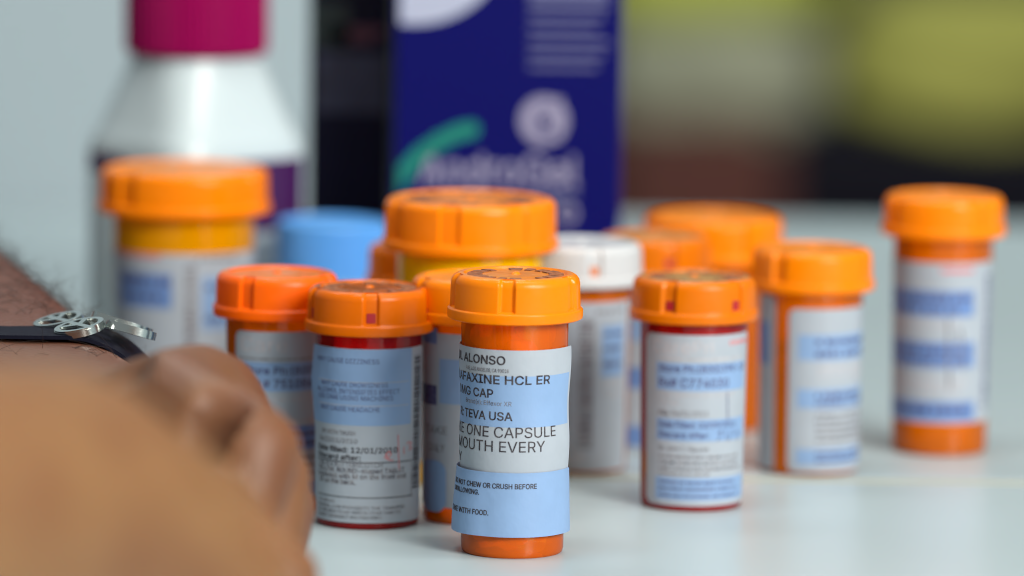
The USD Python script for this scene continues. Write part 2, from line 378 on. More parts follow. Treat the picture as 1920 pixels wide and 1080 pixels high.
bench = thing('bench', 'dark bench with a draped black front, out of focus behind the table', 'bench', (0, 0, 0))
obj('seat', tri(rbox(1.2, 0.5, 0.05, 0.01).translate((at(1500, 300, yk)[0], yk + 0.25, zb - 0.05))), DARK, bench)
obj('drape', tri(rbox(1.16, 0.46, zb + 0.74 - 0.05, 0.01).translate((at(1500, 300, yk)[0], yk + 0.26, -0.74))), DARK, bench)
def blob(name, label, px, py, hw, hh, y, col, seed, rough=0.8, squash=1.0, depth=0.06):
    c = at(px, py, y); a, b = mm(hw, y), mm(hh, y)
    m = trimesh.creation.icosphere(5, 1.0)
    v = np.sign(m.vertices) * np.abs(m.vertices) ** 0.72
    v *= 1 + 0.18 * (meshkit.fbm(m.vertices * 2.2 + 20, 4, seed)[:, None] - 0.5)
    folds = 0.035 * np.sin(9 * v[:, 2] + 3 * v[:, 0] + seed)[:, None]
    v = v * (1 + folds) * np.array([a, depth, b])
    m.vertices = v + np.array([c[0], c[1] + depth, c[2]])
    t = thing(name, label, 'bundle', (0, 0, 0))
    obj('folded_cloth', m, plain(name + str(seed) + '_cloth', col, rough, 0.2, bump=0.3, bscale=200, vary=0.15, vscale=14), t, smooth=True)
blob('cloth_bundle', 'pale grey folded bundle at the back beside the dark blue carton', 1340, 150, 215, 120, 4.4, (0.42, 0.45, 0.33), 3)
blob('cloth_bundle', 'small lime green bundle lying on the pale grey one', 1330, -35, 235, 85, 4.42, (0.60, 0.68, 0.08), 5)
blob('cloth_bundle', 'olive green bundle at the top right of the dark bench', 1840, 120, 260, 150, 4.45, (0.50, 0.52, 0.13), 9)
cb = at(1270, 300, 4.2)
bx_ = thing('wooden_crate', 'low red-brown crate in front of the pale bundle, out of focus', 'crate', (cb[0], 4.22, 0))
zt_ = at(1290, 240, 4.2)[2]
obj('crate_side', tri(rbox(mm(330, 4.2), 0.14, zt_ + 0.745, 0.006).rotate((0, 0, 14)).translate((0, 0, -0.745))), plain('brown_wood', (0.10, 0.026, 0.018), 0.7, vary=0.2, vscale=20), bx_)

# ==================================================================== bottle, cartons, blue lid
yB = 1.635
bl = np.array([at(366, 500, yB)[0], yB, 0.0])
BOT = plain('bottle_white', (0.50, 0.62, 0.67), 0.3, 0.5)
PURP = plain('bottle_purple_label', (0.045, 0.006, 0.075), 0.35)
MAG = plain('bottle_magenta_cap', (0.25, 0.0005, 0.075), 0.4, 0.12)
b = thing('plastic_bottle', 'tall white plastic bottle with magenta screw cap and purple label', 'bottle', bl)
zB = lambda py: at(372, py, yB)[2]
hb = mm(204, yB)                       # half width of the turned square body, corner to corner
def section(r, sq, z, n=96):
    th = np.linspace(0, 2 * math.pi, n, endpoint=False)
    a = th + math.radians(3)
    e = 2 + 6 * sq                     # superellipse exponent, corners towards the camera and to the sides
    ca, sa = np.cos(a + math.pi / 4), np.sin(a + math.pi / 4)
    rr = (np.abs(ca) ** e + np.abs(sa) ** e) ** (-1 / e)
    rr = rr / rr.max() * r
    return np.stack([rr * np.sin(th), -rr * np.cos(th), np.full(n, z)], 1)
def loft(rings):
    n = len(rings[0]); v = np.vstack(rings + [[rings[0].mean(0)], [rings[-1].mean(0)]])
    i, j = np.meshgrid(np.arange(len(rings) - 1), np.arange(n), indexing='ij')
    a, c = i * n + j, i * n + (j + 1) % n
    q = np.stack([a, c, c + n, a + n], -1).reshape(-1, 4)
    k = np.arange(n); L = (len(rings) - 1) * n
    f = np.vstack([q[:, [0, 1, 2]], q[:, [0, 2, 3]], np.stack([(k + 1) % n, k, np.full(n, len(v) - 2)], 1), np.stack([L + k, L + (k + 1) % n, np.full(n, len(v) - 1)], 1)])
    return trimesh.Trimesh(v, f, process=False)
zs, zn = zB(262), zB(104)
rings = [section(hb * 0.94, .5, 0), section(hb, .5, 0.003)] + [section(hb, .5, z) for z in np.linspace(0.006, zs - 0.004, 8)] + [section(hb * .985, .48, zs), section(hb * .94, .45, zs + 0.002)]
for k in np.linspace(0.1, 1, 8): rings.append(section(hb * (0.94 - 0.33 * k),   .45 * (1 - 0.75 * k), zs + 0.002 + (zn - zs - 0.002) * k ** 1.1))
rings.append(section(hb * .5, 0, zn + 0.0005))
obj('bottle_body', loft(rings), BOT, b, smooth=40)
rc_ = mm(272, yB) / 2
zc_ = zB(98)
ridge = lambda t, r, i: r - (0.0005 if int(t * 60 / 6.2832 * 2) % 2 and 2 <= i <= 4 else 0)
obj('screw_cap', revolve([(rc_ * .9, zc_), (rc_ * .97, zc_ + .0002), (rc_, zc_ + .001), (rc_, zc_ + .012), (rc_ * .995, zc_ + .030), (rc_ * .97, zc_ + .032), (rc_ * .9, zc_ + .033), (0, zc_ + .033)], 240, ridge), MAG, b)
# purple label panels following the two faces towards the camera
def face_label(t0, t1, zf0, zf1):
    th = np.radians(np.linspace(t0, t1, 40)); full = section(hb + 0.0003, .5, 0, 1440)
    ang = np.degrees(np.arctan2(full[:, 0], -full[:, 1])); o = np.argsort(ang)
    r = np.interp(np.degrees(th), ang[o], np.linalg.norm(full[o, :2], axis=1))
    zz = np.linspace(0, 1, 12)[:, None]
    z = zf0(np.degrees(th))[None] * (1 - zz) + zf1(np.degrees(th))[None] * zz
    vo = np.stack([np.broadcast_to(r * np.sin(th), z.shape), np.broadcast_to(-r * np.cos(th), z.shape), z], -1)
    n, m_ = z.shape; idx = np.arange(n * m_).reshape(n, m_)
    q = np.stack([idx[:-1, :-1], idx[:-1, 1:], idx[1:, 1:], idx[1:, :-1]], -1).reshape(-1, 4)
    return trimesh.Trimesh(vo.reshape(-1, 3), np.vstack([q[:, [0, 1, 2]], q[:, [0, 2, 3]]]), process=False)
obj('label', face_label(4, 84, lambda a: 0 * a + zB(420), lambda a: 0 * a + zs - 0.004), PURP, b, smooth=60)
obj('label', face_label(-88, -14, lambda a: zB(304) + 0 * a - 0.002, lambda a: zs - 0.0035 - 0.000012 * np.maximum(a + 60, 0) ** 1.7), PURP, b, smooth=60)

# navy carton
NAVY = plain('carton_navy', (0.003, 0.004, 0.105), 0.5, 0.08)
NAVY2 = plain('carton_black_navy', (0.003, 0.003, 0.020), 0.5, 0.2, vary=0.2)
CWHITE = plain('carton_white_print', (0.38, 0.44, 0.60), 0.45)
CGREY = plain('carton_grey_print', (0.10, 0.115, 0.25), 0.5)
CGREEN = plain('carton_green_print', (0.0, 0.20, 0.15), 0.45)
CLILAC = plain('carton_lilac_print', (0.26, 0.26, 0.40), 0.45)
yC = 1.625
xl, xrr = at(738, 250, yC)[0], at(1166, 250, yC)[0]
zC = lambda py, px=950: at(px, py, yC)[2]
bxw = xrr - xl
box_ = thing('carton', 'tall navy blue carton with green swoosh and white lettering on its front', 'carton', ((xl + xrr) / 2, yC, 0))
obj('box_body', tri(rbox(bxw, 0.045, 0.175, 0.0012).translate((0, 0.0225, 0))), NAVY, box_)
cx0 = (xl + xrr) / 2
def on_front(poly, m, name, parent, y=yC, x0=None, z=0.00012):
    x0 = cx0 if x0 is None else x0
    ms = [trimesh.creation.extrude_polygon(g, z, engine='earcut') for g in getattr(poly, 'geoms', [poly])]
    mm_ = cat(*ms); v = mm_.vertices
    mm_.vertices = np.stack([v[:, 0] - x0, -0.00002 - v[:, 2], v[:, 1]], 1); mm_.invert()
    return obj(name, mm_, m, parent, smooth=False)
F = lambda px, py: tuple(at(px, py, yC)[[0, 2]])
def text_front(t, x0, x1, ybase, cap_px, m, name, parent, bold=False):
    f = flat_text(t, bold); f.apply_translation((-f.bounds[0][0], 0, 0))
    a, b2 = F(x0, ybase), F(x1, ybase)
    f.apply_scale(((b2[0] - a[0]) / f.extents[0], mm(cap_px, yC), 0.012)); v = f.vertices
    f.vertices = np.stack([v[:, 0] + a[0] - cx0, -0.00002 - v[:, 2], v[:, 1] + a[1]], 1); f.invert()
    obj(name, f, m, parent, smooth=False)
arc = LineString([F(735, 358), F(756, 325), F(785, 292), F(825, 264), F(862, 247), F(884, 243)]).buffer(mm(15, yC), cap_style='round')
clipb = sbox(xl + .0015, 0.01, xrr - .0015, 0.1735)
on_front(arc.intersection(clipb), CGREEN, 'green_swoosh', box_)
c0 = F(740, -40)
whi = affinity.scale(Point(*F(775, -88)).buffer(1, 48), mm(165, yC), mm(135, yC)).intersection(clipb)
on_front(whi, CWHITE, 'white_curve', box_)
lo = F(1020, 226); ro = mm(46, yC)
lg = Point(lo).buffer(ro, 32).difference(Point(lo[0] + ro * .22, lo[1] - ro * .02).buffer(ro * .55, 24)).union(Point(lo[0] + ro * .22, lo[1] + ro * .05).buffer(ro * .36, 24).difference(Point(lo[0] + ro * .05, lo[1] - ro * .1).buffer(ro * .16, 16)))
lg = lg.union(LineString([(lo[0] + ro * .62, lo[1] + ro * .8), (lo[0] + ro * .62, lo[1] - ro * .7)]).buffer(ro * .14))
on_front(lg, CLILAC, 'round_emblem', box_)
text_front('AndroGel', 786, 1084, 345, 56, CLILAC, 'brand_lettering', box_, True)
ps = []
for k, y in enumerate((8, 30, 54, 78, 102, 124)):
    a, bb = F(992, y), F(1144 - (k % 3) * 12, y); hh = mm(8, yC)
    ps.append(sbox(a[0], a[1] - hh / 2, bb[0], a[1] + hh / 2))
on_front(shapely.union_all(ps), CGREY, 'small_print', box_)
on_front(sbox(*F(992, -2), *F(1140, -60)).buffer(0), CGREY, 'print_block', box_)
ps = [sbox(*F(1000, y + 8), *F(1082 - k * 14, y)) for k, y in enumerate((362, 378))]
on_front(shapely.union_all(ps), CGREY, 'strength_print', box_)
on_front(Point(*F(1064, 400)).buffer(mm(19, yC)).difference(Point(*F(1064, 400)).buffer(mm(11, yC))), CLILAC, 'round_seal', box_)
# dark carton to the left of it
yD = 1.67
dl, dr = at(578, 200, yD)[0], at(733, 200, yD)[0]
dk = thing('carton', 'narrow black carton with faint pinkish print between bottle and blue carton', 'carton', ((dl + dr) / 2, yD, 0))
obj('box_body', tri(rbox(dr - dl, 0.05, 0.19, 0.0015).translate((0, 0.025, 0))), NAVY2, dk)
G = lambda px, py: tuple(at(px, py, yD)[[0, 2]])
ps = []
for (x0, x1, y) in ((612, 722, 58), (618, 700, 72)):
    a, bb = G(x0, y), G(x1, y); hh = mm(7, yD); ps.append(sbox(a[0], a[1] - hh, bb[0], a[1] + hh))
on_front(shapely.union_all(ps), plain('carton_pink_print', (0.11, 0.03, 0.055), 0.5), 'pink_print', dk, x0=(dl + dr) / 2)
on_front(sbox(*G(590, 210), *G(728, 100)), plain('carton_slate_print', (0.030, 0.036, 0.075), 0.45, vary=0.5, vscale=50), 'slate_panel', dk, x0=(dl + dr) / 2)
on_front(sbox(*G(582, 88), *G(655, 4)), plain('carton_teal_print', (0.012, 0.03, 0.032), 0.45, vary=0.3, vscale=50), 'teal_panel', dk, x0=(dl + dr) / 2)

# blue-lidded tub
yL = 1.603
LID = plain('lid_blue', (0.10, 0.36, 0.82), 0.35)
TUBW = plain('tub_white', (0.72, 0.76, 0.78), 0.35)
lb = at(622, 500, yL); rl = mm(212, yL) / 2; zl = at(622, 413, yL)[2]
tub = thing('tub', 'short white tub with a sky blue lid behind the two left vials', 'tub', (lb[0], yL, 0))
lh = 0.0165
obj('tub_body', revolve([(0, 0.001), (rl * .86, 0), (rl * .92, .002), (rl * .93, zl - lh + .001), (rl * .8, zl - lh + .0012)], 72), TUBW, tub)
kn = lambda t, r, i: r - (0.00035 if int(t * 90 / 6.2832 * 2) % 2 and 2 <= i <= 3 else 0)
obj('lid', revolve([(rl * .94, zl - lh), (rl * .99, zl - lh), (rl, zl - lh + .0008), (rl, zl - .0016), (rl * .985, zl - .0005), (rl * .95, zl), (rl * .88, zl), (rl * .86, zl - .0006), (0, zl - .0006)], 360, kn), LID, tub)

# ==================================================================== vials
# front tall vial, in focus
v = Vial('tall orange vial in front, sharp, with white and blue label about capsules', 960, 1032, 259, 511, CAP, AMB_F, notches=(-7.5, 61, 133, 205, 285), slot=None, body_ratio=(0.795, 0.757))
flare = lambda th, z: 0.00015 + 0.0005 * np.clip((th - 1.0) / 0.4, 0, 1) + 0.0002 * np.sin(z * 300)
v.paper('-170', 657, '80', 891, 0.0005, warp=flare)
v.band('-150', 706, 1061, 802)
v.text('ALONSO', 872.6, 948, 684, 16, prefix='UL', bold=True, at_x=945)
v.text('LOS ANGELES, CA 90018', 886, 954, 699, 7, INK_W, prefix='AVE,', at_x=950)
v.text('LAFAXINE HCL ER', 861, 1030, 721, 16.5, prefix='N', bold=True, at_x=950, pgap=0.1)
v.text('MG CAP', 867, 925, 746, 16, prefix='0', bold=True, pgap=0.3)
v.text('Effexor XR', 907, 959, 762, 8.5, INK_W, prefix='Brand(s):   ')
v.text('TEVA USA', 872, 961, 789, 15.5, prefix='R:', bold=True, at_x=955)
v.text('ONE CAPSULE', 877, 1040, 821, 20, prefix='KE', at_x=955, pgap=0.62)
v.text('MOUTH EVERY', 864, 1020, 848, 20.5, at_x=955)
v.text('Y', 863.5, 868.5, 864, 18)
flare2 = lambda th, z: 0.00045 + 0.0004 * np.clip((th - 1.0) / 0.4, 0, 1) + 0.0011 * np.clip((0.028 - z) / 0.018, 0, 1) * np.clip((-th - 0.5) / 0.6, 0, 1) + 0.0006 * np.clip((0.02 - z) / 0.015, 0, 1)
v.paper('-120', 887, '83', 1007, 0.001, BLUE, warp=flare2, name='warning_label', label='pale blue warning label along the foot of the vial')
v.text('NOT CHEW OR CRUSH BEFORE', 866, 1006, 917, 9.3, prefix='DO', at_x=962, bold=True)
v.text('LLOWING.', 868, 900, 927, 9, prefix='SWA', bold=True, pgap=0.08)
v.text('WITH FOOD.', 870, 917, 966, 9.5, prefix='TAKE', bold=True)
v.fill('capsule', PILL_O, 'orange capsules filling the sharp front vial', 'capsules', 70, 0.003, 0.052, 0.0031, 3)

# vial 2, red body
v = Vial('short vial with red body and dizziness warning label, left of the sharp vial', 689, 978, 248, 536, CAP_DARK, AMB_R, notches=(3, 75, 147, 219, 291), body_ratio=(0.815, 0.79))
bulge = lambda th, z: 0.0002 + 0.0009 * np.clip((-th - 0.9) / 0.5, 0, 1) * np.clip(1 - np.abs(z - 0.036) / 0.012, 0, 1)
v.paper('-84', 655, '79', 981, 0.0012, warp=bulge)
v.band('-84', 656, 771, 799)
for t_, a, b_, y, c in (('CAUSE DIZZINESS', 614, 711, 683, 9), ('CAUSE DROWSINESS', 622, 727, 727, 9), ('INTENSIFIES EFFECT', 636, 749, 740, 9), ('USING MACHINES', 638, 737, 752, 9), ('CAUSE HEADACHE', 620, 712, 773, 9)):
    v.text(t_, a, b_, y, c, INK_N, prefix={'I': 'ALCOHOL', 'U': 'USE CARE'}.get(t_[0], 'MAY'), at_x=700)
v.rule(600, 766, 718, 1.0, INK_G); v.rule(600, 766, 762, 1.0, INK_G)
v.text('WITH TRUSH', 614, 666, 817, 8, INK_W, prefix='BY'); v.text('12/01/2010', 610, 670, 832, 8.5, INK_W, prefix='Rx')
v.text('Date filled: 12/01/2010', 598, 745, 850, 10, INK, bold=True, at_x=700)
v.text('Discard after:', 598, 676, 864, 10, INK, bold=True)
v.rule(597, 772, 868, 1.7, INK)
v.text('This is a BUTTERSCOTCH', 598, 717, 877, 9, INK_W, at_x=700)
v.text('YELLOW, ROUND-shaped TABLET', 598, 758, 888, 9, INK_W, at_x=700, bold=True)
v.text('imprinted with M on the front and', 598, 760, 899, 9, INK_W, at_x=700, bold=True)
v.text('10 on the back.', 600, 667, 909, 9, INK_W, bold=True)
v.rule(597, 772, 934, 1.6, INK)
v.pen([[(771, 866), (771, 931)]], 1.3, INK_W)
v.text('Caution:', 600, 628, 942, 6, INK_W)
v.text('FEDERAL LAW PROHIBITS THE TRANSFER', 598, 758, 956, 6, INK_W, at_x=700)
v.text('OF THIS DRUG TO ANY PERSON OTHER THAN THE', 598, 751, 965, 6, INK_W, at_x=700)
v.text('PATIENT FOR WHOM IT WAS PRESCRIBED.', 598, 717, 974, 6, INK_W, at_x=700)
v.barcode('58', '71', 672, 922, 5.5)
v.pen([[(724, 852), (721, 858), (726, 861), (733, 852), (730, 846), (724, 850), (728, 862), (737, 863)], [(746, 816), (747, 850), (748, 880)], [(757, 838), (757, 851)], [(762, 832), (767, 828), (771, 831), (767, 836), (771, 840), (766, 844)]], 1.5, INK_R)
v.fill('tablet', PILL_D, 'dark red tablets inside the red vial with dizziness label', 'tablets', 80, 0.003, 0.042, 0.0034, 4)

# vial 3, red body right of centre
v = Vial('short vial with red body and rounded white label, right of the white-capped vial', 1295, 945, 246, 516, CAP_DUSTY_SHEEN, AMB_R, notches=(-26, 43, 115, 187, 259), body_ratio=(0.835, 0.785))
v.paper(1213, 629, '82', 949, 0.0022)
v.text('Care', 1224, 1296, 664, 26, INK_G, at_x=1280); v.text('Pri', 1300, 1338, 662, 22, INK_G)
v.text('(888)', 1368, 1399, 644, 8, INK_R, bold=True, at_x=1385)
v.greek([(1240, '60', 674, 5)], INK_G)
v.band(1231, 682, 1394, 734); v.band(1231, 787, 1392, 828); v.band(1229, 897, 1390, 939)
v.text('Store Ph:(800)390-10', 1236, 1394, 699, 13, INK_N, bold=True, at_x=1310)
v.text('Rx# C774030', 1236, 1366, 727, 16, INK_N, bold=True, at_x=1320)
v.text('Use before 01/19/20', 1238, 1375, 746, 9, INK_G, at_x=1310); v.text('75742', 1236, 1272, 760, 10, INK_G)
v.text('Filly 06/31/2011', 1236, 1328, 781, 10, INK_W)
v.text('Date Filled: 02/09/2011', 1236, 1378, 803, 11, INK_N, bold=True, at_x=1310)
v.text('Discard After:', 1236, 1329, 822, 11, INK_N, bold=True)
v.pen([[(1346, 812), (1352, 808), (1350, 818), (1345, 826)], [(1360, 806), (1361, 824)], [(1366, 826), (1372, 806)], [(1376, 812), (1383, 808), (1380, 824)], [(1363, 736), (1364, 790)]], 2.0, INK_N)
v.text('Dr. John T. Nguyen', 1236, 1328, 846, 8, INK_W)
v.greek([(1236, '58', 858, 5), (1236, '60', 869, 5), (1236, '62', 880, 5), (1236, 1330, 890, 4)], INK_W)
v.greek([(1236, '55', 906, 5), (1236, '58', 918, 5), (1236, '60', 931, 5)], INK_N)
v.fill('tablet', PILL_D, 'dark red tablets inside the red vial right of centre', 'tablets', 80, 0.003, 0.042, 0.0034, 5)

# vial 6, behind the hand
v = Vial('red-orange vial partly hidden by the hand on the left', 516, 946, 243, 509, CAP_RED, AMB, notches=(-28, 62, 152, 242), slot=None, body_ratio=(0.80, 0.765), topmarks=False)
v.paper(443, 623, '84', 935, 0.002)
v.text('Care', 452, 540, 660, 26, INK_G, at_x=520)
v.greek([(450, '60', 674, 3)], INK_W)
v.band(455, 680, '84', 735, BLUE)
v.text('Store Ph:(800)', 458, 590, 702, 14, INK_N, bold=True, at_x=540); v.text('Rx # 751086', 466, 585, 727, 15, INK_N, bold=True, at_x=540)
v.greek([(500, '60', 750, 6), (500, '60', 790, 6)], INK_G)
v.band('-30', 800, '84', 845, BLUE2); v.greek([('-28', '70', 815, 9), ('-28', '70', 833, 9)], INK_N)
v.greek([('-28', '70', 860, 6), ('-28', '70', 875, 6), ('-28', '70', 890, 6)], INK_W)
v.band('-10', 905, '84', 930, BLUE2)

# vial 7 between 2 and the front one
v = Vial('orange vial squeezed behind the sharp vial, its label in shadow', 884, 971, 248, 516, CAP, AMB, notches=(-60, 30, 120, 210), slot=None, topmarks=False)
v.paper('-88', 628, '-10', 955, 0.001)
v.band('-40', 676, '-10', 760, BLUE); v.band('-82', 620, '-44', 650, BLUE2); v.band('-82', 728, '-44', 765, INK_N, 'dark_band')
v.text('TAKE', 800, 838, 815, 15, INK_W, at_x=835); v.text('ONLY', 804, 834, 848, 15, INK_W, at_x=830)
v.paper('-70', 868, '-30', 965, 0.003, BLUE, off=0.0004, name='warning_label', label='blue warning sticker at the foot of the label')

# white-capped vial
v = Vial('amber vial with white cap behind the sharp vial', 1083, 876, 244, 452, CAP_WHITE, AMB, notches=(13, 103, 193, 283), slot=SLOT_W, topmarks=False)
v.paper('-80', 568, '70', 884, 0.001)
v.barcode(1085, 1112, 600, 840, 7, INK_W); v.greek([(1118, 1170, 585, 8)], INK_W)
v.band(1128, 612, 1168, 708); v.greek([(1132, 1166, 628, 8), (1132, 1166, 655, 8), (1132, 1166, 685, 10)], INK_N)
v.greek([(1128, 1168, 720, 7), (1128, 1168, 742, 7)], INK_G); v.greek([(1082, 1100, 858, 10)], INK_G)

# big vial in the middle
v = Vial('wide orange vial with large lid in the middle, yellow tablets showing below the lid', 876, 912, 337, 370, CAP, AMB_Y, y=1.465, notches=(-14, 35, 125, 215, 300), slot=None, body_ratio=(0.83, 0.79), cap_h=0.0132)
v.paper('-150', 545, '150', 870, 0.001)
v.fill('tablet', PILL_Y, 'yellow tablets filling the wide middle vial', 'tablets', 260, 0.004, 0.060, 0.0055, 6)
# big vial at left
v = Vial('wide orange vial with large lid at the left, in front of the white bottle', 343, 812, 329, 313, CAP, AMB_O, y=1.545, notches=(-40, 50, 140, 230), slot=None, body_ratio=(0.82, 0.79), cap_h=0.0120, topmarks=False)
v.paper('-85', 478, '88', 790, 0.001)
v.fill('capsule', PILL_B, 'brown capsules inside the wide left vial', 'capsules', 60, 0.004, 0.058, 0.0042, 8)
v.band('-60', 515, 322, 580, BLUE2); v.greek([('-56', 318, 530, 14), ('-56', 300, 560, 12)], INK_N)
v.barcode(348, 366, 492, 660, 9, INK_W); v.greek([(372, '50', 486, 9)], INK_W)
v.band(378, 520, '60', 620, BLUE); v.greek([(386, '50', 540, 12), (386, '50', 600, 12)], INK_N)
v.rule(215, 300, 482, 6, INK_R, 'red_print')
# F, peeking at the left of the wide vial
v = Vial('amber vial mostly hidden behind the wide middle vial', 795, 884, 230, 457, CAP_YEL, AMB, y=1.507, notches=(-35,), slot=None, topmarks=False)
# A and B behind the red vial
v = Vial('short amber vial with dusty sheen-tinted lid behind the red vial right of centre', 1221, 850, 222, 440, CAP_DUSTY_SHEEN, AMB_R, y=1.522, notches=(15, 105, 195, 285), slot=SLOT, topmarks=False)
v.paper('-50', 560, '70', 850, 0.001); 
v.band('-40', 600, '10', 640); v.band('-40', 690, '10', 730, BLUE2); v.band('-40', 800, '10', 838, BLUE2)
v = Vial('orange vial with widest lid at the back, between red vial and white-labelled vial', 1331, 818, 273, 402, CAP, AMB, y=1.562, notches=(20, 110, 200, 290), slot=None, topmarks=False, cap_h=0.0125)
# V4
v = Vial('orange vial with rounded white label, second vial from the right', 1515, 878, 239, 463, CAP, AMB, notches=(54, 144, 234, 324), slot=None, body_ratio=(0.82, 0.79), topmarks=False)
v.paper(1478, 580, '86', 886, 0.002)
v.band(1496, 628, '78', 676, BLUE); v.greek([(1530, '76', 642, 12), (1530, '76', 664, 12)], INK_N)
v.greek([(1530, '76', 690, 7), (1530, '76', 704, 7)], INK_G)
v.band(1494, 730, '78', 766, BLUE); v.greek([(1530, '76', 742, 11), (1530, '76', 757, 10)], INK_N)
v.greek([(1530, '76', y, 6) for y in (778, 790, 802, 814, 826)], INK_W)
v.band(1492, 842, '78', 872, BLUE); v.greek([(1530, '76', 851, 8), (1530, '76', 864, 8)], INK_N)
v.paper('-140', 560, '-47', 886, 0.001, name='label', label='back end of the white label wrapping round the left side')
v.band('-88', 610, '-56', 690, BLUE2)
v.fill('tablet', PILL_D, 'dark tablets inside the second vial from the right', 'tablets', 70, 0.003, 0.034, 0.0034, 9)
# V5
v = Vial('tall orange vial with pale label standing alone at the far right', 1760, 842, 237, 364, CAP, AMB, notches=(30, 120, 210, 300), slot=None, body_ratio=(0.80, 0.755), topmarks=False)
v.paper('-100', 494, '74', 794, 0.001)
v.rule(1765, 1825, 507, 7, INK_R, 'red_print')
for y0, y1 in ((546, 594), (642, 690), (754, 790)):
    v.band('-88', y0, 1826, y1, BLUE2)
v.greek([('-70', 1820, 560, 13), ('-70', 1800, 582, 12), ('-70', 1820, 658, 12), ('-70', 1810, 678, 10), ('-70', 1815, 770, 14)], INK_N)
v.greek([('-70', 1815, 718, 8), ('-70', 1800, 732, 7), ('-70', 1800, 610, 7)], INK_G)
v.pen([[(1778, 600), (1780, 730)], [(1800, 620), (1805, 690)]], 4, INK_W)
v.barcode('56', '68', 520, 770, 9, INK_N)

# ==================================================================== person: two bare forearms and a fist on the table
SKIN = mat('skin', {
    'tc': ('texture_coordinate', {}), 'n': ('noise_texture', {'scale': 45.0, 'detail': 4.0}), 'n2': ('noise_texture', {'scale': 700.0, 'detail': 3.0}),
    'vo': ('voronoi_texture', {'scale': 900.0}), 'mh': ('math', {'math_type': 'add'}),
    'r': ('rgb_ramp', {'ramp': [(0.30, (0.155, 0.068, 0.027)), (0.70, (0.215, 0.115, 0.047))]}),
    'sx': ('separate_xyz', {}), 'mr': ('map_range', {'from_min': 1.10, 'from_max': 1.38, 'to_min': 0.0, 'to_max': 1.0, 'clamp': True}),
    'mx': ('mix_color', {'b': (0.10, 0.032, 0.017)}),  # browner forearm, with shade on the far hand painted in by depth
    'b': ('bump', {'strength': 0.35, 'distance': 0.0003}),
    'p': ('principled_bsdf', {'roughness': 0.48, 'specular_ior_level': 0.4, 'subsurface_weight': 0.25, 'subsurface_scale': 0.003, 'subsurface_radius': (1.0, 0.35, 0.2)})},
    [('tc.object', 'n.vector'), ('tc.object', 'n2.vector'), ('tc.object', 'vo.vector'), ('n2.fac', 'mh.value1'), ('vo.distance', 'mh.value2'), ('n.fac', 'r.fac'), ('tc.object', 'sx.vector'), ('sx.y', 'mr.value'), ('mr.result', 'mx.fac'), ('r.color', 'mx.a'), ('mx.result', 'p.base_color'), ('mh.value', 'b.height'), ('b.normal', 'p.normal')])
def ball(px, py, y, r_mm, dz=0):
    return m3.Manifold.sphere(r_mm / 1000, 32).translate(tuple(at(px, py, y) + np.array([0, 0, dz])))
def hull(*bs): return m3.Manifold.batch_hull(list(bs))
bones = []
# far arm: forearm from the back left, wrist under the bracelet
w1, w2 = ball(-25, 800, 1.362, 21.4), ball(128, 802, 1.362, 21.4)
f1, f2 = ball(-400, 515, 1.56, 38), ball(-320, 535, 1.56, 38)
e1 = ball(-900, 200, 1.85, 46)
bones += [hull(w1, w2, f1, f2), hull(f1, f2, e1)]
mcp = [ball(318, 752, 1.245, 11.5), ball(368, 742, 1.268, 11.8), ball(402, 752, 1.295, 11.3), ball(418, 790, 1.318, 10)]
P1, P2, P3 = ball(225, 822, 1.305, 15), ball(150, 850, 1.29, 16), ball(300, 862, 1.30, 15)
bones += [hull(w1, w2, P1, P2), hull(P1, P2, P3), hull(P1, P3, *mcp), hull(P2, P3, mcp[0])]
pip = [ball(466, 852, 1.220, 11.4), ball(498, 905, 1.250, 10.2), ball(512, 950, 1.280, 9.6), ball(505, 985, 1.305, 8.6)]
dip = [ball(440, 985, 1.212, 9.0), ball(497, 1010, 1.240, 9.0), ball(505, 1020, 1.270, 8.6), ball(490, 1015, 1.300, 7.8)]
tip = [ball(360, 1045, 1.225, 8.4), ball(420, 1055, 1.250, 8.4), ball(430, 1050, 1.280, 8.0), ball(420, 1040, 1.305, 7.4)]
for a, b_, c, d in zip(mcp, pip, dip, tip): bones += [hull(a, b_), hull(b_, c), hull(c, d)]
# thumb along the near side
th_ = [ball(200, 880, 1.262, 14), ball(330, 930, 1.215, 11), ball(440, 1020, 1.190, 9.8), ball(520, 1085, 1.180, 8.8)]
bones += [hull(th_[0], th_[1]), hull(th_[1], th_[2]), hull(th_[2], th_[3])]
# near arm: forearm and heel of the other hand crossing in front
n1, n2, n3 = ball(-130, 992, 1.00, 31), ball(72, 1016, 1.03, 33), ball(258, 1132, 1.05, 30.2)
n0 = ball(-700, 1010, 0.95, 35)
n4 = ball(338, 1262, 1.065, 25)
def foot(px, py, y, r): 
    c = at(px, py, y); return m3.Manifold.sphere(r / 1000, 32).translate((c[0], c[1], r / 1000 - 0.001))
bones += [hull(n0, n1), hull(n1, n2, foot(-130, 992, 1.00, 25), foot(72, 1016, 1.03, 25)), hull(n2, n3, foot(72, 1016, 1.03, 25), foot(230, 1132, 1.05, 24)), hull(n3, n4), hull(foot(72, 1016, 1.06, 24), foot(230, 1132, 1.06, 24), ball(160, 930, 1.245, 18))]
body = m3.Manifold.batch_boolean(bones, m3.OpType.Add)
_m = tri(body)
for (px_, py_, r_, dep) in ((382, 806, 0.010, 0.0075), (394, 787, 0.010, 0.0068), (406, 768, 0.010, 0.0055), (420, 747, 0.010, 0.004), (245, 690, 0.012, 0.004), (512, 985, 0.010, 0.005)):
    d_ = ray(px_, py_); hit_, ri_, ti_ = _m.ray.intersects_location([EYE], [d_])
    k_ = np.argmin(hit_[:, 1]); c_ = hit_[k_] + _m.face_normals[ti_[k_]] * (r_ - dep)
    body = body - m3.Manifold.sphere(r_, 32).translate(tuple(c_))
body = body.trim_by_plane((0, 0, 1), 0.0004)
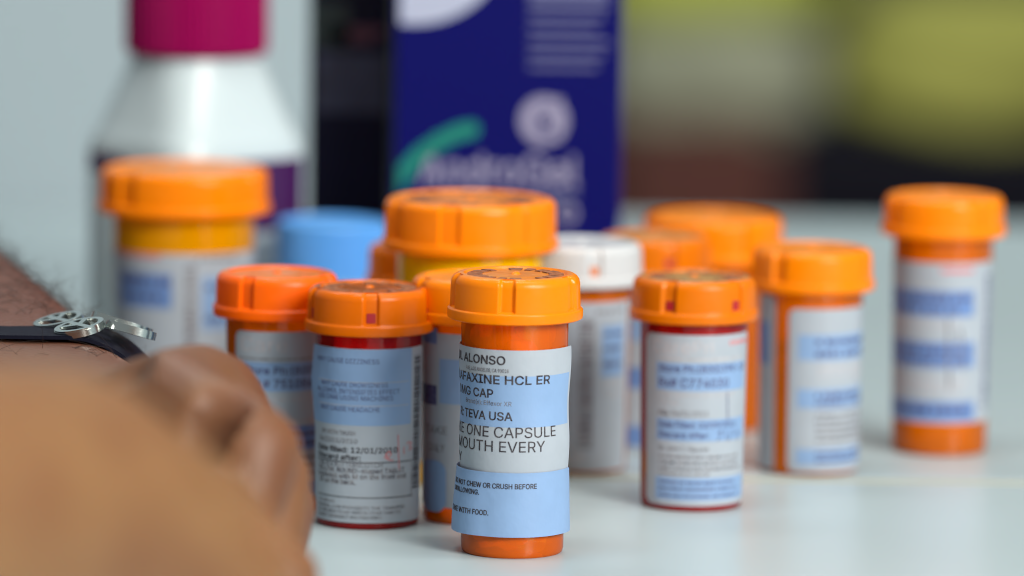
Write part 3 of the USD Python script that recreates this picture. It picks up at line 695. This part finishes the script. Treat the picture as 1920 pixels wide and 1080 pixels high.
body = body.refine_to_length(0.0035)
bm = tri(body); bm.merge_vertices()
trimesh.smoothing.filter_taubin(bm, lamb=0.5, nu=0.52, iterations=26)
bm.vertices[:, 2] = np.maximum(bm.vertices[:, 2], 0.0003)
bm.vertices += bm.vertex_normals * (0.0005 * (meshkit.fbm(bm.vertices * 180, 3, 2)[:, None] - 0.5))
per = thing('person', 'bare forearms and closed hand resting on the table at the left, bracelet on the wrist', 'person', (0, 0, 0))
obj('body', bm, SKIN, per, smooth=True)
# hair on the far forearm
pts, fid = trimesh.sample.sample_surface(bm, 32000, seed=3)
nr = bm.face_normals[fid]
keep = ((pts[:, 1] > 1.383) | ((pts[:, 1] < 1.350) & (rng.random(len(pts)) < 0.25))) & (pts[:, 1] > 1.335) & (pts[:, 1] < 1.60) & (nr[:, 2] > -0.2)
pts, nr = pts[keep][:3200], nr[keep][:3200]
fa = at(128, 802, 1.362) - at(-320, 535, 1.56); fa /= np.linalg.norm(fa)
cp, cn, cw = [], [], []
for p_, n_ in zip(pts, nr):
    L = rng.uniform(0.005, 0.014); d = fa * rng.uniform(-0.4, 1.0) + np.cross(fa, n_) * rng.normal(0, 0.7) + n_ * rng.uniform(0.15, 0.6); d /= np.linalg.norm(d)
    c2 = np.cross(n_, d) * rng.normal(0, 0.5)
    for k in range(5):
        s_ = k / 4; cp.append(p_ + d * L * s_ + c2 * L * s_ * s_ - n_ * L * 0.25 * s_ * s_); cw.append(0.00011 * (1 - 0.75 * s_))
    cn.append(5)
hc = UsdGeom.BasisCurves.Define(stage, str(per.GetPath()) + '/arm_hair')
hc.CreateTypeAttr('linear'); hc.CreateCurveVertexCountsAttr(cn); hc.CreatePointsAttr(Vt.Vec3fArray.FromNumpy(np.array(cp, np.float32)))
hc.CreateWidthsAttr(Vt.FloatArray.FromNumpy(np.array(cw, np.float32))); hc.SetWidthsInterpolation('vertex')
HAIR = plain('arm_hair_dark', (0.018, 0.010, 0.008), 0.5)
UsdShade.MaterialBindingAPI.Apply(hc.GetPrim()).Bind(HAIR); tag(hc, kind='stuff')

# bracelet: dark strap round the wrist, two rows of silver ring links
SILVER = mat('bracelet_silver', {'tc': ('texture_coordinate', {}), 'n': ('noise_texture', {'scale': 1500.0}), 'b': ('bump', {'strength': 0.1, 'distance': 0.0001}),
    'p': ('principled_bsdf', {'base_color': (0.50, 0.54, 0.53), 'metallic': 1.0, 'roughness': 0.2})}, [('tc.object', 'n.vector'), ('n.fac', 'b.height'), ('b.normal', 'p.normal')])
STRAP = plain('strap_dark', (0.004, 0.005, 0.014), 0.7, 0.12, bump=0.3, bscale=900)
br = thing('bracelet', 'bracelet of silver peace-sign links on a dark strap round the wrist', 'bracelet', (0, 0, 0))
c1, c2_ = at(-25, 800, 1.362), at(128, 802, 1.362)
mid = (c1 + c2_) / 2; hwid = np.linalg.norm(c2_ - c1) / 2
ro_s = at(151, 618, 1.362)[2] - mid[2] - 0.0008
stad = LineString([(-hwid, 0), (hwid, 0)]).buffer(ro_s, quad_segs=24).difference(LineString([(-hwid, 0), (hwid, 0)]).buffer(ro_s - 0.0009, quad_segs=24))
sm = trimesh.creation.extrude_polygon(stad, 0.026, engine='earcut')
vv = sm.vertices; sm.vertices = np.stack([vv[:, 0], vv[:, 2] - 0.006, vv[:, 1]], 1) + mid; sm.invert()
obj('strap', sm, STRAP, br, smooth=30)
def peace(diam, th):
    R_ = diam / 2; ringp = Point(0, 0).buffer(R_, 40).difference(Point(0, 0).buffer(R_ * .75, 40))
    bw_ = R_ * .28
    bars = [LineString([(0, -R_ * .9), (0, R_ * .9)]).buffer(bw_ / 2, cap_style='flat'), LineString([(0, 0), (R_ * .64, -R_ * .64)]).buffer(bw_ / 2, cap_style='flat'), LineString([(0, 0), (-R_ * .64, -R_ * .64)]).buffer(bw_ / 2, cap_style='flat')]
    m_ = m3.Manifold
    p_ = shapely.union_all([ringp] + bars)
    a = trimesh.creation.extrude_polygon(p_, th * .8, engine='earcut')
    bvl = trimesh.creation.extrude_polygon(p_.buffer(-0.00012), th, engine='earcut'); bvl.apply_translation((0, 0, 0.00002))
    return cat(a, bvl)
def put_link(px, py, y, tilt_r, tilt_f, spin, diam, name='link'):
    m_ = peace(diam, 0.0019)
    T = trimesh.transformations
    m_.apply_transform(T.concatenate_matrices(T.rotation_matrix(math.radians(tilt_r), [0, 1, 0]), T.rotation_matrix(math.radians(tilt_f), [1, 0, 0]), T.rotation_matrix(math.radians(spin), [0, 0, 1])))
    m_.apply_translation(at(px, py, y)); obj(name, m_, SILVER, br, smooth=30)
put_link(151, 622, 1.362, -12, 6, -150, 0.0124); put_link(111, 611, 1.376, -12, 6, -150, 0.0124)
put_link(244, 626, 1.364, 15, -9, 40, 0.0126); put_link(227, 614, 1.378, 17, -9, 40, 0.0156)
